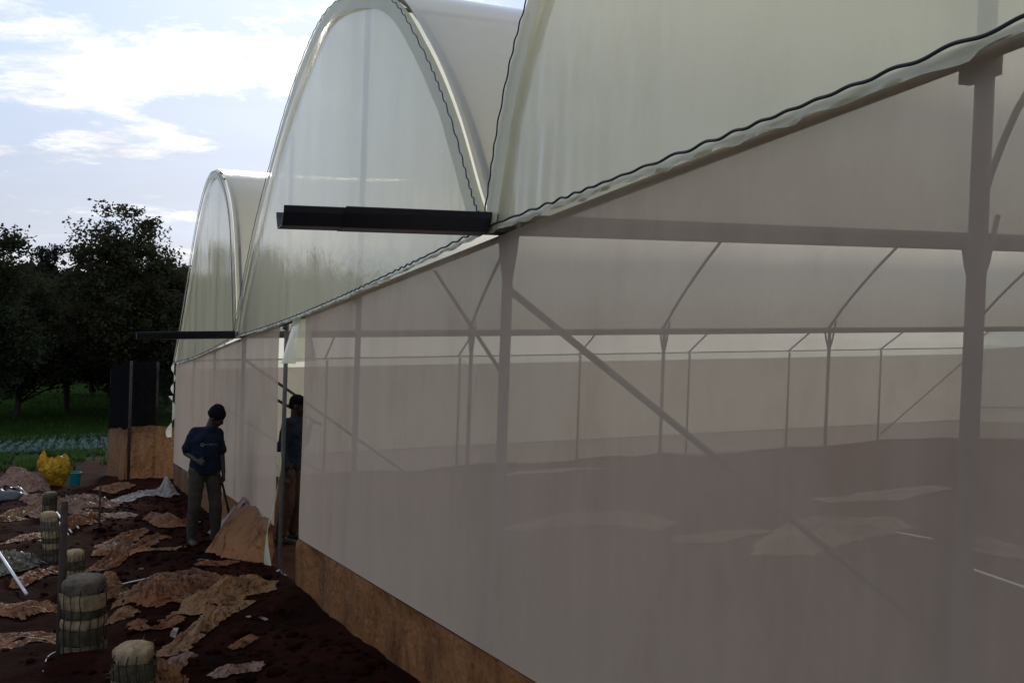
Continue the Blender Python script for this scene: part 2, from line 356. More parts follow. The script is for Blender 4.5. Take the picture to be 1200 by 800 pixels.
for k, pr in enumerate(prof):
    mb = MB(); nT = 84
    def fr(u, v, pr=pr, k=k):
        i = min(int(round(u*64)), 64); s, h = pr[i]; t = -.04+v*(LEN+.08)
        sag = .02*math.cos(t/BAY*2*math.pi)*math.sin(math.pi*u) + .012*wob(s, t, 1.3, k)
        return G(s, t, EAVE+h+sag+.03)
    mb.grid(64, nT, fr); roof = mb.build('roof_film', 'roof', GH)
    # film folded over the first arch
    mb = MB()
    def fh(u, v, pr=pr, k=k):
        i = min(int(round(u*64)), 64); s, h = pr[i]; c = (s-(pr[0][0]+pr[-1][0])/2)/4
        wv = (.125+.012*wob(i*.6, 1, .3, k))*v; dx = -c*wv*.95; dh = -wv*(1-.35*abs(c))
        return G(s+dx, -.075-.006*wob(i, v*3, .5, 4), max(EAVE+h+dh+.03, EAVE-.05))
    mb.grid(64, 3, fh); mb.build('hem', 'hem', roof)
    mb = MB(); pts = []
    for j in range(0, 400):
        u = j/399*64; i = min(int(u), 63); f = u-i; s = pr[i][0]*(1-f)+pr[i+1][0]*f; h = pr[i][1]*(1-f)+pr[i+1][1]*f
        c = (s-(pr[0][0]+pr[-1][0])/2)/4; q = .012+.005*math.sin(j*.9+2*math.sin(j*.13))
        pts.append(G(s-c*q, -.088, EAVE+h+.03-q))
    mb.tube(pts, .0038, 5); mb.build('wiggle_wire', 'wire', roof)
    # gable film
    s0, s1 = pr[0][0], pr[-1][0]
    def drop(x): return -.03-.055*math.sin(math.pi*x)           # lower edge sags a little between the valleys
    mb = MB()
    def fg(u, v, pr=pr, s0=s0, s1=s1, k=k):
        i = min(int(round(u*320)), 320); x = i/320; s = s0+(s1-s0)*x; top = EAVE+h_arch(k, s)+.01; bot = EAVE+drop(x); h = bot+(top-bot)*v
        corner = math.exp(-((s1-s)/1.1 if k == 0 else (s-s0)/.6)**2)*(1-v)**.7
        ripple = corner*(.002*math.sin(s*52+1.5*math.sin(h*3))+.010*wob(s*1.0, h*.10, 6, k+2)+.006*wob(s+.12*h, h*.15, 15, k+4)) + .003*wob(s, h*.35, 2.6, k) + .014*wob(s, h*.6, .6, k+5)
        return G(s, -.045+ripple*(1 if v < .98 else 0), h)
    mb.grid(320, 18, fg); gf = mb.build('gable_film', 'gable', GH)
    mb = MB()                                                    # loose frill below the clamping wire
    def ff_(u, v, s0=s0, s1=s1):
        s = s0+(s1-s0)*u; wd = (.036 if s < 0 else .03)+.02*wob(s, 0, 2.1, 3)
        return G(s, -.06-.012*v*math.sin(s*21+3*math.sin(s*3.1))-.03*v*wob(s, v*.5, 11, 2)-.02*v, EAVE+drop(u)+.015-wd*v+.012*v*wob(s, 2, 12, 1))
    mb.grid(300, 4, ff_); mb.build('hem', 'hem', gf)
    mb = MB(); pts = [G(s0+(s1-s0)*j/1000, -.085, EAVE+drop(j/1000)+.012+(.0034+.0016*math.sin(j*.05))*math.sin(j/1000*(s1-s0)*46+2.2*math.sin(j*.043))) for j in range(1001)]
    mb.tube(pts, .0052, 5); mb.build('wiggle_wire', 'wire', gf)
    mb = MB(); mb.tube([G(s0, .022, EAVE-.06), G((s0+s1)/2, .022, EAVE-.075), G(s1, .022, EAVE-.06)], .017, 8); mb.build('gable_rail', 'steel', GH)
    # arches, ridge and side purlins
    arc = None
    for j in range(NB+1):
        t = j*BAY+(.02 if j == 0 else 0)
        if arc is None:
            mb = MB(); mb.tube([G(s, t, EAVE+h-.0) for s, h in pr[::2]], .021, 7); arc = mb.build('arch_tube', 'steel', GH, org=G(s0, t, EAVE))
        else: copy_at(arc, G(s0, t, EAVE), GH)
    for idx in (32,):
        s, h = pr[idx]; mb = MB(); mb.tube([G(s, 0, EAVE+h-.04), G(s, LEN, EAVE+h-.04)], .016, 6); mb.build('purlin', 'steel', GH)
    # far gable
    mb = MB(); mb.grid(32, 4, lambda u, v, pr=pr, k=k, s0=s0, s1=s1: G(s0+(s1-s0)*u, LEN+.03, EAVE-.05+(h_arch(k, s0+(s1-s0)*u)+.06)*v)); mb.build('gable_film', 'gable', GH)
# valley and side posts with forks
vall = [-W, 0.0, W, S3]
mb = MB(); mb.tube([G(0, 0, -.2), G(0, 0, EAVE-.02)], .027, 10); p_proto = mb.build('post', 'steel', GH, org=G(0, 0))
mb = MB()
for sg in (-1, 1): mb.tube([G(0, 0, 2.16), G(sg*.07, 0, 2.36), G(sg*.13, 0, EAVE+.14)], .015, 6)
f_proto = mb.build('post_fork', 'steel', GH, org=G(0, 0))
for a, s in enumerate(vall):
    for j in range(NB+1):
        t = j*BAY+.05
        if s == 0 and j == 0: p_proto.location = G(0, t)-world_loc(GH); f_proto.location = G(0, t)-world_loc(GH)
        else:
            copy_at(p_proto, G(s, t), GH)
            if a in (1, 2): copy_at(f_proto, G(s, t), GH)
# gable posts reaching up to the arch
for k, s0, ns in ((0, -W, (1, 2)), (1, 0, (1, 2)), (2, W, (1, 2))):
    s1 = prof[k][-1][0]
    for q in ns:
        s = s0+(s1-s0)*q/3; mb = MB(); mb.tube([G(s, .045, -.2), G(s, .045, EAVE+h_arch(k, s))], .0215, 10)
        mb.box(G(s, .03, EAVE-.1), U*.042, V*.018, Vector((0, 0, .022))); mb.build('post', 'steel', GH)
        mb = MB(); mb.tube([G(s, LEN-.03, -.2), G(s, LEN-.03, EAVE+h_arch(k, s))], .025, 8); mb.build('post', 'steel', GH)
# braces
for s in (0.0, W, S3-.05):
    mb = MB(); mb.tube([G(s, .07, 2.18), G(s, BAY-.02, .05)], .018, 8); mb.build('brace', 'brace', GH)
for t in (BAY*6+.1,):
    mb = MB(); mb.tube([G(S3-.05, t, .2), G(S3-.05, t+BAY-.2, 2.1)], .019, 6); mb.build('brace', 'steel', GH)
mb = MB(); mb.tube([G(1.05, .06, EAVE-.09), G(.05, .06, 1.78)], .010, 6); mb.build('brace', 'brace', GH)
# gutters: trough section, galvanised inside the house, dark outside
def trough(s, t0, t1, wd, dp, th, z=EAVE):
    mb = MB(); o = [(-wd, .035), (-wd*.93, .01), (-wd*.55, -dp), (wd*.55, -dp), (wd*.93, .01), (wd, .035)]; i_ = [(x*(1-th*5), y+th) for x, y in o[::-1]]
    ring = o+i_; n = len(ring); tl = [t0, t1]; k = 0
    for t in tl:
        for x, y in ring: mb.v.append(tuple(G(s+x, t, z+y)))
    for j in range(n): mb.f.append((j, (j+1) % n, n+(j+1) % n, n+j))
    m_ = len(o)
    for e in (0, n):
        for j in range(m_-1): mb.f.append((e+j, e+j+1, e+n-2-j, e+n-1-j))
    return mb
for s, o1 in ((-W, 1.0), (0.0, 1.043), (W, 1.21)):
    g = trough(s, -.12, LEN+.1, .085, .042, .004).build('gutter', 'gutter_in', GH, smooth=False)
    trough(s, -o1+.27, -.08, .096, .050, .004, EAVE+.004).build('gutter_sleeve', 'gutter', g, smooth=False)
    trough(s, -o1, -o1+.31, .088, .044, .004).build('gutter_end', 'gutter', g, smooth=False)
# net walls and skirts
def panel(name, m, s0, s1, h0, h1, t=-.02, amp=.012, seed=0, parent=GH, nu=40, nv=24, tfn=None):
    mb = MB()
    def fn(u, v):
        s = s0+(s1-s0)*u; a = h0(s) if callable(h0) else h0; c = h1(s) if callable(h1) else h1; h = a+(c-a)*v
        d = amp*(wob(s, h*.4, 1.6, seed)+.5*wob(s*3, h*.3, 2.2, seed+3))*math.sin(math.pi*min(1, v*6)/2)*math.sin(math.pi*min(1, (1-v)*6)/2)
        if tfn: d += tfn(s, h, u, v)
        return G(s, t+d, h)
    mb.grid(nu, nv, fn); return mb.build(name, m, parent)
D0, D1 = 4.12, 5.28
def sktop(s): return SK+.012*wob(s, 0, 1.5, 8)
panel('net_panel', 'net', -W, D0, SK, EAVE-.06, seed=1, amp=.015, nu=100)
panel('net_panel', 'net', D1-.02, W, SK-.02, EAVE-.06, seed=3, amp=.02)
panel('net_panel', 'net', W-.03, S3, SK, EAVE-.06, -.024, seed=4, amp=.015)
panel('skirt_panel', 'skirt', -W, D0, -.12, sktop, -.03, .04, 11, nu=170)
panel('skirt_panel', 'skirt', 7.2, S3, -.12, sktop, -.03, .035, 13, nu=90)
# loosened skirt pulled outwards to the left of the doorway
mb = MB()
LA, LB = G(D1+.04, -.04, SK), G(7.15, -.04, SK+.10); LC, LD = gp(*ground_px(321, 664), .02), gp(*ground_px(240, 657), .03)
def loose(u, v):
    a = LA.lerp(LB, u); c = LC.lerp(LD, u); q = a.lerp(c, v); m4 = u*(1-u)*4; s_, t_ = st_of(q.x, q.y)
    f = .045*wob(u*5, v*4, 1, 6)+.028*wob(u*13, v*7+u*6, 1, 2)-.13*m4*v*(1-v)*3+.02*abs(wob(u*9+v*7, v*3, 1, 5))
    q = q+V*(-.05*m4*v+f*.8)+Vector((0, 0, f*.6)); q.z = max(q.z, gz(s_, t_)+.01); return q
mb.grid(56, 28, loose); mb.build('skirt_panel', 'skirt', GH)
# white end of torn film and strip above the opening
panel('door_film', 'gable', D0-.02, D1-.28, 2.02, EAVE-.05, .01, .03, 21, nu=12, nv=12, tfn=lambda s, h, u, v: .12*(1-v)*math.sin(u*7))
panel('door_film', 'hem', D1-.10, D1+.02, .02, 1.15, -.05, .03, 23, nu=8, nv=20, tfn=lambda s, h, u, v: -.06*math.sin(v*5+u))
mb = MB(); mb.grid(14, 10, lambda u, v: gp(6.75+.75*u, -.06-.30*v-.03*math.sin(u*9), SK*(1-v)*1.05*(1-.3*u)+.05*wob(u*4, v*4, 1, 3)+.04)); mb.build('torn_film', 'sheet_white', GH)
# side walls and far end
def side(name, m, s, h0, h1, seed, nu=42, flap=False):
    mb = MB()
    def fn(u, v):
        h = h0+(h1-h0)*v; t = LEN*u; d = .02*wob(t, h, .9, seed)
        return G(s+d, t, h)
    mb.grid(nu, 8, fn); return mb.build(name, m, GH)
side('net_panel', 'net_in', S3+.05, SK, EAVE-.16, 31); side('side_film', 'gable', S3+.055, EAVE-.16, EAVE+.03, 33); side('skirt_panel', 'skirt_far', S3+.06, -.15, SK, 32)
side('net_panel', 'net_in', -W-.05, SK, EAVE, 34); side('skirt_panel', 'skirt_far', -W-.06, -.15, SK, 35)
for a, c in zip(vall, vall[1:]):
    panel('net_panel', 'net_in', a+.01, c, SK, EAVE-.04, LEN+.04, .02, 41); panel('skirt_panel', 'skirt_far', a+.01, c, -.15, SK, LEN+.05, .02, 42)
for s in (S3,):
    for h in (SK+.03, EAVE+.01):
        mb = MB(); mb.tube([G(s, 0, h), G(s, LEN, h)], .014, 6); mb.build('rail', 'steel', GH)
for a, c in ((0.0, W), (W, S3)):
    mb = MB(); mb.tube([G(a, LEN-.02, SK+.4), G(c, LEN-.02, SK+.4)], .014, 6); mb.build('rail', 'steel', GH)
# torn flaps of film at the far corner
mb = MB(); mb.grid(6, 16, lambda u, v: G(S3+.1+.16*u*(1+.5*math.sin(v*13))*(1 if v > .12 else .5), -.06-.10*u*math.sin(v*6+1), .95+.85*v)); mb.build('torn_film', 'hem', GH)
mb = MB(); mb.grid(6, 12, lambda u, v: G(S3+.06+.10*u, -.05-.05*u*math.sin(v*9), 1.85+.6*v)); mb.build('torn_film', 'hem', GH)

# ------------------------------------------------------------------ dark net enclosure past the far corner
BX = empty('net_enclosure', gp(17.2, -.6), 'small black net enclosure with brown sheeting around its foot beyond the greenhouse corner', 'enclosure')
ca, cb, cc_ = (16.9, -.85), (17.35, .35), (19.4, -1.15)
def wall2(name, m, a, b_, h0, h1, amp, seed, lean=0):
    mb = MB()
    def fn(u, v):
        s = a[0]+(b_[0]-a[0])*u; t = a[1]+(b_[1]-a[1])*u; h = h0+(h1-h0)*v; d = amp*(wob(u*4, v*3, 1, seed)+.5*wob(u*11, v*4, 1, seed+2))
        return gp(s+d, t-d*.6-lean*(1-v), h)
    mb.grid(28, 14, fn); return mb.build(name, m, BX)
wall2('sheeting', 'sheet_tan', ca, cb, -.1, 1.12, .07, 3, .05); wall2('sheeting', 'skirt', cc_, ca, -.1, 1.08, .07, 5, .05)
wall2('shade_net', 'blacknet', (17.1, -.75), (17.3, -.30), 1.05, 2.5, .03, 8); wall2('shade_net', 'blacknet', cc_, (17.1, -.75), 1.02, 2.5, .03, 9); wall2('shade_net', 'shadenet', (17.3, -.3), cb, 1.08, 2.35, .04, 10)
for q in (ca, cb, cc_, (17.3, -.3)):
    mb = MB(); mb.tube([gp(q[0]+.03, q[1]+.03, -.2), gp(q[0]+.03, q[1]+.03, 2.5 if q != cb else 2.38)], .03, 7); mb.build('post', 'wood', BX)

# ------------------------------------------------------------------ people
def capsule(bm, a, b_, r1, r2):
    a, b_ = Vector(a), Vector(b_)
    for p, r in ((a, r1), (b_, r2)): bmesh.ops.create_uvsphere(bm, u_segments=14, v_segments=8, radius=r, matrix=Matrix.Translation(p))
    d = b_-a
    if d.length > 1e-4:
        bmesh.ops.create_cone(bm, cap_ends=True, segments=14, radius1=r1, radius2=r2, depth=d.length, matrix=Matrix.Translation((a+b_)/2) @ d.to_track_quat('Z', 'Y').to_matrix().to_4x4())
def ellip(bm, c, r, rot=None):
    mt = Matrix.Translation(Vector(c)) @ (rot.to_4x4() if rot else Matrix()) @ Matrix.Diagonal((*r, 1)); bmesh.ops.create_uvsphere(bm, u_segments=18, v_segments=12, radius=1, matrix=mt)
def blob(name, segs, ells, vox, m, parent, xf, smooth=4, post=None):
    """joined volumes remeshed into one continuous skin"""
    bm = bmesh.new()
    for q in segs: capsule(bm, *q)
    for q in ells: ellip(bm, *q)
    me = bpy.data.meshes.new('tmp'); bm.to_mesh(me); bm.free(); o = bpy.data.objects.new('tmp', me); COL.objects.link(o)
    r = o.modifiers.new('r', 'REMESH'); r.mode = 'VOXEL'; r.voxel_size = vox
    sm = o.modifiers.new('s', 'SMOOTH'); sm.factor = .5; sm.iterations = smooth
    dg = bpy.context.evaluated_depsgraph_get(); e = o.evaluated_get(dg); me2 = bpy.data.meshes.new_from_object(e); bpy.data.objects.remove(o); bpy.data.meshes.remove(me)
    if post:
        for v in me2.vertices: v.co = post(v.co.copy())
    me2.name = name; me2.transform(xf); me2.materials.clear(); me2.materials.append(M[m]); me2.polygons.foreach_set('use_smooth', [True]*len(me2.polygons))
    ob = bpy.data.objects.new(name, me2); COL.objects.link(ob); ob.parent = parent; return ob
def hand(wrist, d, side_, curl=.6, r=.0095):
    """palm and five fingers; d = direction of the palm, side_ = thumb direction"""
    w_ = Vector(wrist); d = Vector(d).normalized(); th = Vector(side_).normalized(); nrm = d.cross(th).normalized(); seg = []
    k = w_+d*.085
    for i in range(4): seg.append((w_+th*(.012-.008*i), k+th*(.030-.020*i), .017, .013))
    for i, ln in enumerate((.072, .08, .074, .058)):
        a = k+th*(.031-.0205*i); b1 = a+(d*math.cos(curl*.6)+nrm*math.sin(curl*.6))*ln*.45; b2 = b1+(d*math.cos(curl*1.6)+nrm*math.sin(curl*1.6))*ln*.33; b3 = b2+(d*math.cos(curl*2.5)+nrm*math.sin(curl*2.5))*ln*.25
        seg += [(a, b1, r, r*.95), (b1, b2, r*.95, r*.88), (b2, b3, r*.88, r*.75)]
    t1 = w_+d*.03+th*.03; t2 = t1+(th*.6+d*.7+nrm*.25).normalized()*.04; t3 = t2+(d*.85+th*.1+nrm*.5).normalized()*.032
    return seg+[(w_+d*.01+th*.01, t1, .015, .013), (t1, t2, .0125, .0105), (t2, t3, .0105, .0085)]
def head_parts(c, fwd, up):
    f = Vector(fwd).normalized(); u = (Vector(up)-f*Vector(up).dot(f)).normalized(); l = u.cross(f); rot = Matrix((f, l, u)).transposed(); c = Vector(c)
    P = lambda a, b_, c_: c+f*a+l*b_+u*c_
    e = [(P(-.012, 0, .03), (.095, .076, .095), rot), (P(.022, 0, -.035), (.066, .058, .078), rot), (P(.06, 0, -.085), (.03, .034, .024), rot),
         (P(.094, 0, -.02), (.018, .014, .027), rot), (P(.103, 0, -.032), (.012, .018, .011), rot), (P(.078, 0, .022), (.016, .05, .012), rot),
         (P(.085, 0, -.062), (.013, .026, .0075), rot), (P(.083, 0, -.074), (.012, .023, .007), rot)]
    for sg in (-1, 1): e.append((P(-.008, sg*.077, -.012), (.02, .009, .032), rot)); e.append((P(.07, sg*.04, -.022), (.014, .018, .013), rot))
    return e, rot, P
def make_person(label, loc, yaw, pose, mats, vox=.009):
    R_ = empty('person', loc, label, 'person'); xf = Matrix.Rotation(yaw, 4, 'Z') @ Matrix.Scale(mats.get('k', 1), 4); J = pose
    bs, bev = [], []
    he, hrot, HP = head_parts(J['head'], J['hf'], J['hu'])
    bev += he
    bs.append((J['neck'], HP(-.02, 0, -.05), .058, .052))
    bs += [(J['pelvis'], J['chest'], .10, .10), (J['chest'], J['neck'], .085, .056)]
    for sd_ in 'lr':
        bs += [(J['chest'], J['sh'+sd_], .07, .05), (J['sh'+sd_], J['el'+sd_], .048, .038), (J['el'+sd_], J['wr'+sd_], .040, .026)]
        bs += [(J['pelvis'], J['hip'+sd_], .10, .088), (J['hip'+sd_], J['kn'+sd_], .082, .055), (J['kn'+sd_], J['an'+sd_], .054, .036)]
        h_ = J['ha'+sd_]; bs += hand(J['wr'+sd_], h_[0], h_[1], h_[2])
        a = Vector(J['an'+sd_]); bs += [(a+Vector((-.04, 0, -.05)), a+Vector((.15, .015 if sd_ == 'l' else -.015, -.055)), .035, .028)]
    blob('body', bs, bev, vox, 'skin', R_, xf, 3)
    # shirt
    j = lambda k: Vector(J[k]); sh = []; sp = j('chest')-j('pelvis'); hemz = j('pelvis')+sp*(-.12)
    lat = (j('shl')-j('shr')).normalized()
    for q in (-.055, 0, .055): sh += [(hemz+lat*q, j('pelvis')+sp*.45+lat*q, .125, .122), (j('pelvis')+sp*.45+lat*q, j('chest')+lat*q*1.25, .122, .128)]
    sh.append((j('chest')+Vector((0, 0, .03)), j('neck')-Vector((0, 0, .035)), .115, .07))
    for sd_ in 'lr':
        s_, e_ = j('sh'+sd_), j('el'+sd_); q = e_ if mats.get('long') else s_+(e_-s_)*mats.get('sleeve', .72)
        sh += [(j('chest')+Vector((0, 0, .085)), s_, .075, .068), (s_, q, .068, .07 if not mats.get('long') else .06)]
        if mats.get('long'): sh.append((e_, j('wr'+sd_)+(e_-j('wr'+sd_))*.12, .058, .044))
    def wr(c):
        c.z = max(c.z, hemz.z-.04)
        k = .012*noise.noise(Vector((c.x*6, c.y*6, c.z*9)))+.008*noise.noise(Vector((c.x*15, c.y*15, c.z*20))); d = Vector((c.x-j('chest').x, c.y-j('chest').y, 0)); return c+(d.normalized()*k if d.length > .02 else d*0)
    blob('shirt', sh, [], vox*1.2, mats['shirt'], R_, xf, 5, wr)
    tr = []
    for sd_ in 'lr': tr += [(j('pelvis')+Vector((0, 0, .03)), j('hip'+sd_), .115, .108), (j('hip'+sd_), j('kn'+sd_), .102, .078), (j('kn'+sd_), j('an'+sd_)+Vector((-.005, 0, .13 if mats.get('boots') else .03)), .079, .068)]
    def wr2(c):
        k = .010*noise.noise(Vector((c.x*7, c.y*7, c.z*14))); return c+Vector((k, k*.6, 0))
    blob('trousers', tr, [], vox*1.2, mats['trousers'], R_, xf, 5, wr2)
    for sd_ in 'lr':
        a = j('an'+sd_); sg = 1 if sd_ == 'l' else -1
        bt = [(a+Vector((-.045, 0, -.055)), a+Vector((.16, .018*sg, -.06)), .042, .036)]
        if mats.get('boots'): bt.append((a+Vector((0, 0, .2)), a+Vector((-.01, 0, -.04)), .07, .052))
        blob('boot' if mats.get('boots') else 'shoe', bt, [], vox, 'boot', R_, xf, 3)
    if mats.get('cap'):
        blob('knit_cap', [], [(HP(-.016, 0, .052), (.108, .09, .088), hrot), (HP(-.03, 0, .012), (.097, .087, .055), hrot), (HP(-.028, 0, .10), (.08, .07, .06), hrot)], vox, 'cap', R_, xf, 2)
    else: blob('hair', [], [(HP(-.02, 0, .045), (.1, .082, .088), hrot), (HP(-.035, 0, 0), (.082, .08, .06), hrot)], vox, 'cap', R_, xf, 2)
    for sg in (-1, 1): blob('eye', [], [(HP(.074, sg*.033, -.002), (.012, .014, .009), hrot)], .004, 'blackplastic', R_, xf, 1)
    return R_, xf
s1_, t1_ = ground_px(238, 643); man_loc = gp(s1_, t1_)
yaw1 = math.radians(-52)
hy = math.radians(50); tl_ = math.radians(34)            # head turned further to his left and bowed
hf = Vector((math.cos(hy)*math.cos(tl_), math.sin(hy)*math.cos(tl_), -math.sin(tl_)))
pose1 = dict(pelvis=(-.02, 0, .93), chest=(.0, 0, 1.27), neck=(.04, .035, 1.43), head=(.09, .085, 1.55), hf=hf, hu=(.45, .2, 1),
    shl=(.01, .138, 1.345), shr=(-.01, -.138, 1.36), ell=(.02, .185, 1.09), elr=(-.10, -.205, 1.11), wrl=(.07, .20, .86), wrr=(.12, -.14, 1.03),
    hal=((.12, -.02, -1), (1, 0, .1), 1.0), har=((.9, .5, -.1), (0, .2, 1), .8),
    hipl=(-.02, .09, .89), hipr=(-.02, -.09, .89), knl=(.02, .13, .49), knr=(.0, -.12, .49), anl=(-.01, .15, .09), anr=(-.04, -.13, .09))
man, xf1 = make_person('person in navy t-shirt and knit cap, head bowed, holding a tool by the wall', man_loc, yaw1, pose1, dict(shirt='navy', trousers='khaki', boots=True, cap=True, sleeve=.8, k=.935))
# print across the chest: a round mark and a line of small letters
mb = MB(); chest_r = .185
def chest_pt(a, z): return (math.cos(a)*chest_r*.80, math.sin(a)*chest_r, z)
from mathutils.bvhtree import BVHTree
def print_marks(person, xf):
    k_ = xf.to_scale().x; sh = [c for c in person.children if c.name.startswith('shirt')][0]; me = sh.data
    bv = BVHTree.FromPolygons([v.co for v in me.vertices], [tuple(p.vertices) for p in me.polygons])
    fw = (xf.to_3x3() @ Vector((1, 0, 0))); lf = (xf.to_3x3() @ Vector((0, 1, 0))); mb = MB()
    def P(y, z):
        h = bv.ray_cast(fw*.6+lf*y+Vector((0, 0, z*k_)), -fw); return (h[0]+fw*.003) if h[0] else None
    def quad(y0, y1, z0, z1):
        q = [P(y0, z0), P(y1, z0), P(y1, z1), P(y0, z1)]
        if all(q): mb.add(q, [(0, 1, 2, 3)])
    for i in range(16):                                     # ring
        a0, a1 = 2*math.pi*i/16, 2*math.pi*(i+1)/16; q = []
        for a, r in ((a0, .024), (a1, .024), (a1, .012), (a0, .012)): q.append(P(-.085+r*math.cos(a), 1.225+r*math.sin(a)))
        if all(q): mb.add(q, [(0, 1, 2, 3)])
    random.seed(3); y = -.052
    for i in range(10):
        wd = random.uniform(.008, .012); quad(y, y+.003, 1.215, 1.24 if i in (0, 4, 7) else 1.233)
        if i % 3 != 1: quad(y, y+wd, 1.230, 1.233)
        if i % 2: quad(y, y+wd, 1.215, 1.218)
        if i % 4 != 2: quad(y+wd-.003, y+wd, 1.215, 1.233)
        y += wd+.005
    o = mb.build('shirt_print', 'print', sh, org=(0, 0, 0), smooth=False); o.location = (0, 0, 0)
print_marks(man, xf1)
hd = man_loc + xf1 @ Vector((.075, .175, .775)); top = hd+Vector((-.03, -.01, .09)); gs, gt = ground_px(272, 622); foot = gp(gs, gt, .02)
foot = hd+(foot-hd)
TL = empty('hoe', foot, 'long handled digging hoe standing in the hand of the person in the knit cap', 'hoe')
mb = MB(); mb.tube([top, hd, foot], .0145, 8); mb.build('handle', 'wood', TL)
dr = (hd-foot).normalized(); mb = MB(); mb.box(foot+dr*.03+Vector((.06, -.02, -.01)), Vector((.075, -.02, -.02)), Vector((.02, .07, 0)), Vector((.002, 0, .004))); mb.tube([foot+dr*.05, foot-dr*.01], .022, 8); mb.build('blade', 'iron', TL)
# second person inside the doorway
s2_, t2_ = ground_px(339, 634); man2_loc = gp(s2_, t2_)
pose2 = dict(pelvis=(-.01, 0, .95), chest=(.02, 0, 1.31), neck=(.03, 0, 1.48), head=(.06, 0, 1.60), hf=(.95, .1, -.25), hu=(.2, 0, 1),
    shl=(.02, .18, 1.41), shr=(.02, -.18, 1.41), ell=(.05, .20, 1.14), elr=(-.02, -.23, 1.13), wrl=(.15, .14, 1.34), wrr=(.05, -.22, .88),
    hal=((.45, -.25, .9), (0, -1, .2), 1.2), har=((.15, 0, -1), (1, 0, 0), .5),
    hipl=(-.01, .09, .91), hipr=(-.01, -.09, .91), knl=(.04, .1, .50), knr=(.02, -.1, .50), anl=(.0, .12, .09), anr=(-.05, -.11, .09))
man2, xf2 = make_person('person in blue jacket and brown trousers standing in the doorway gap between the nets', man2_loc, math.radians(-12), pose2, dict(shirt='bluejacket', trousers='rust', long=True))
mb = MB(); h2 = man2_loc+xf2 @ Vector((.17, .10, 1.45)); d2 = (xf2.to_3x3() @ Vector((.75, .05, -.36))).normalized(); mb.tube([h2-d2*.55, h2-d2*.2, h2+d2*.16], .017, 8)
tag(mb.build('pole', 'wood'), 'short dark pole resting on the shoulder of the person in the doorway', 'pole')

# ------------------------------------------------------------------ banded bundles in a row
def bundle(label, px, py, dia, ht, bands, seed, lean=(0, 0), top='band_grey'):
    s, t = ground_px(px, py); c = gp(s, t, -.03); dia *= .64; ht *= .86; r = dia/2
    R_ = empty('tied_bundle', c, label, 'bundle', 'banded bundles standing in a row on the soil'); n = len(bands); random.seed(seed); q_ = [random.uniform(.7, 1.3) for _ in bands]; zb = [ht*sum(q_[:i])/sum(q_) for i in range(n+1)]
    for i, bm_ in enumerate(bands):
        z0, z1 = zb[i], zb[i+1]; mb = MB()
        def fn(u, v, i=i, z0=z0, z1=z1):
            a = 2*math.pi*u; z = z0+(z1-z0)*v; bul = .93+.07*math.sin(math.pi*(.08+.84*v))**.6+.20*wob(math.cos(a)*1.5, math.sin(a)*1.5+i*2, 1.1, seed)+.10*wob(math.cos(a)*6, math.sin(a)*6+z*9, 1.3, seed)+.035*math.sin(a*23+seed)
            if i == n-1: bul *= math.sqrt(max(.05, 1-max(0, (v-.6)/.5)**3))
            rr = r*bul; k = z/ht
            return Vector(c)+Vector((math.cos(a)*rr+lean[0]*k*k, math.sin(a)*rr+lean[1]*k*k, z))
        mb.grid(52, 6, fn)
        if i == n-1:
            k0 = len(mb.v); mb.v.append(tuple(Vector(c)+Vector((lean[0], lean[1], ht*.985))))
            for q in range(52): mb.f.append((q*7+6, (q+1)*7+6, k0))
        mb.build('band', bm_, R_, org=c+Vector((0, 0, z0)))
    mb = MB()
    for q in range(150):                                     # loose ends sticking out
        a = random.random()*6.283; z = ht*random.uniform(.05, 1); k = z/ht; rr = r*(.95 if k < .85 else .7); o_ = Vector(c)+Vector((math.cos(a)*rr+lean[0]*k*k, math.sin(a)*rr+lean[1]*k*k, z)); d = Vector((math.cos(a)*.6+random.gauss(0, .5), math.sin(a)*.6+random.gauss(0, .5), random.gauss(.2, .6))).normalized()*random.uniform(.015, .06)
        sd_ = d.orthogonal().normalized()*.0018; mb.add([o_-sd_, o_+sd_, o_+d], [(0, 1, 2)])
    mb.build('loose_straw', 'band_tan', R_, smooth=False)['kind'] = 'stuff'
    for q in range(15):
        a = 2*math.pi*q/15+.2*seed; pts = []
        for v in range(15):
            z = ht*(.05+.915*v/14); k = z/ht; rr = r*(1.0 if k < .84 else math.sqrt(max(.06, 1-((k-.84)/.17)**2)))+.004
            pts.append(Vector(c)+Vector((math.cos(a+.04*math.sin(v))*rr+lean[0]*k*k, math.sin(a+.04*math.sin(v))*rr+lean[1]*k*k, min(z, ht+.004))))
        mb = MB(); mb.tube(pts, .0032, 5); mb.build('cord', 'cord', R_)
    return R_
T_, G_, Y_ = 'band_tan', 'band_green', 'band_grey'
bundle('nearest banded bundle with green and straw bands, cut by the bottom edge of the photo', 155, 835, .34, .42, [G_, T_, G_, T_], 1)
bundle('largest banded bundle with grey top, beside the dark upright stake', 96, 776, .42, .62, [Y_, G_, T_, G_, T_, Y_], 2)
bundle('pale straw bundle directly behind the largest grey topped bundle', 86, 690, .27, .46, [T_, G_, T_, G_, T_], 3)
bundle('leaning banded bundle with many stacked rolls, left of the straw bundle', 60, 655, .27, .66, [G_, Y_, G_, T_, G_, T_, Y_, T_], 4, (-.10, .12))
bundle('farthest small bundle with rounded grey green top near the pale heap', 58, 606, .30, .52, [G_, G_, Y_, G_, Y_], 5)

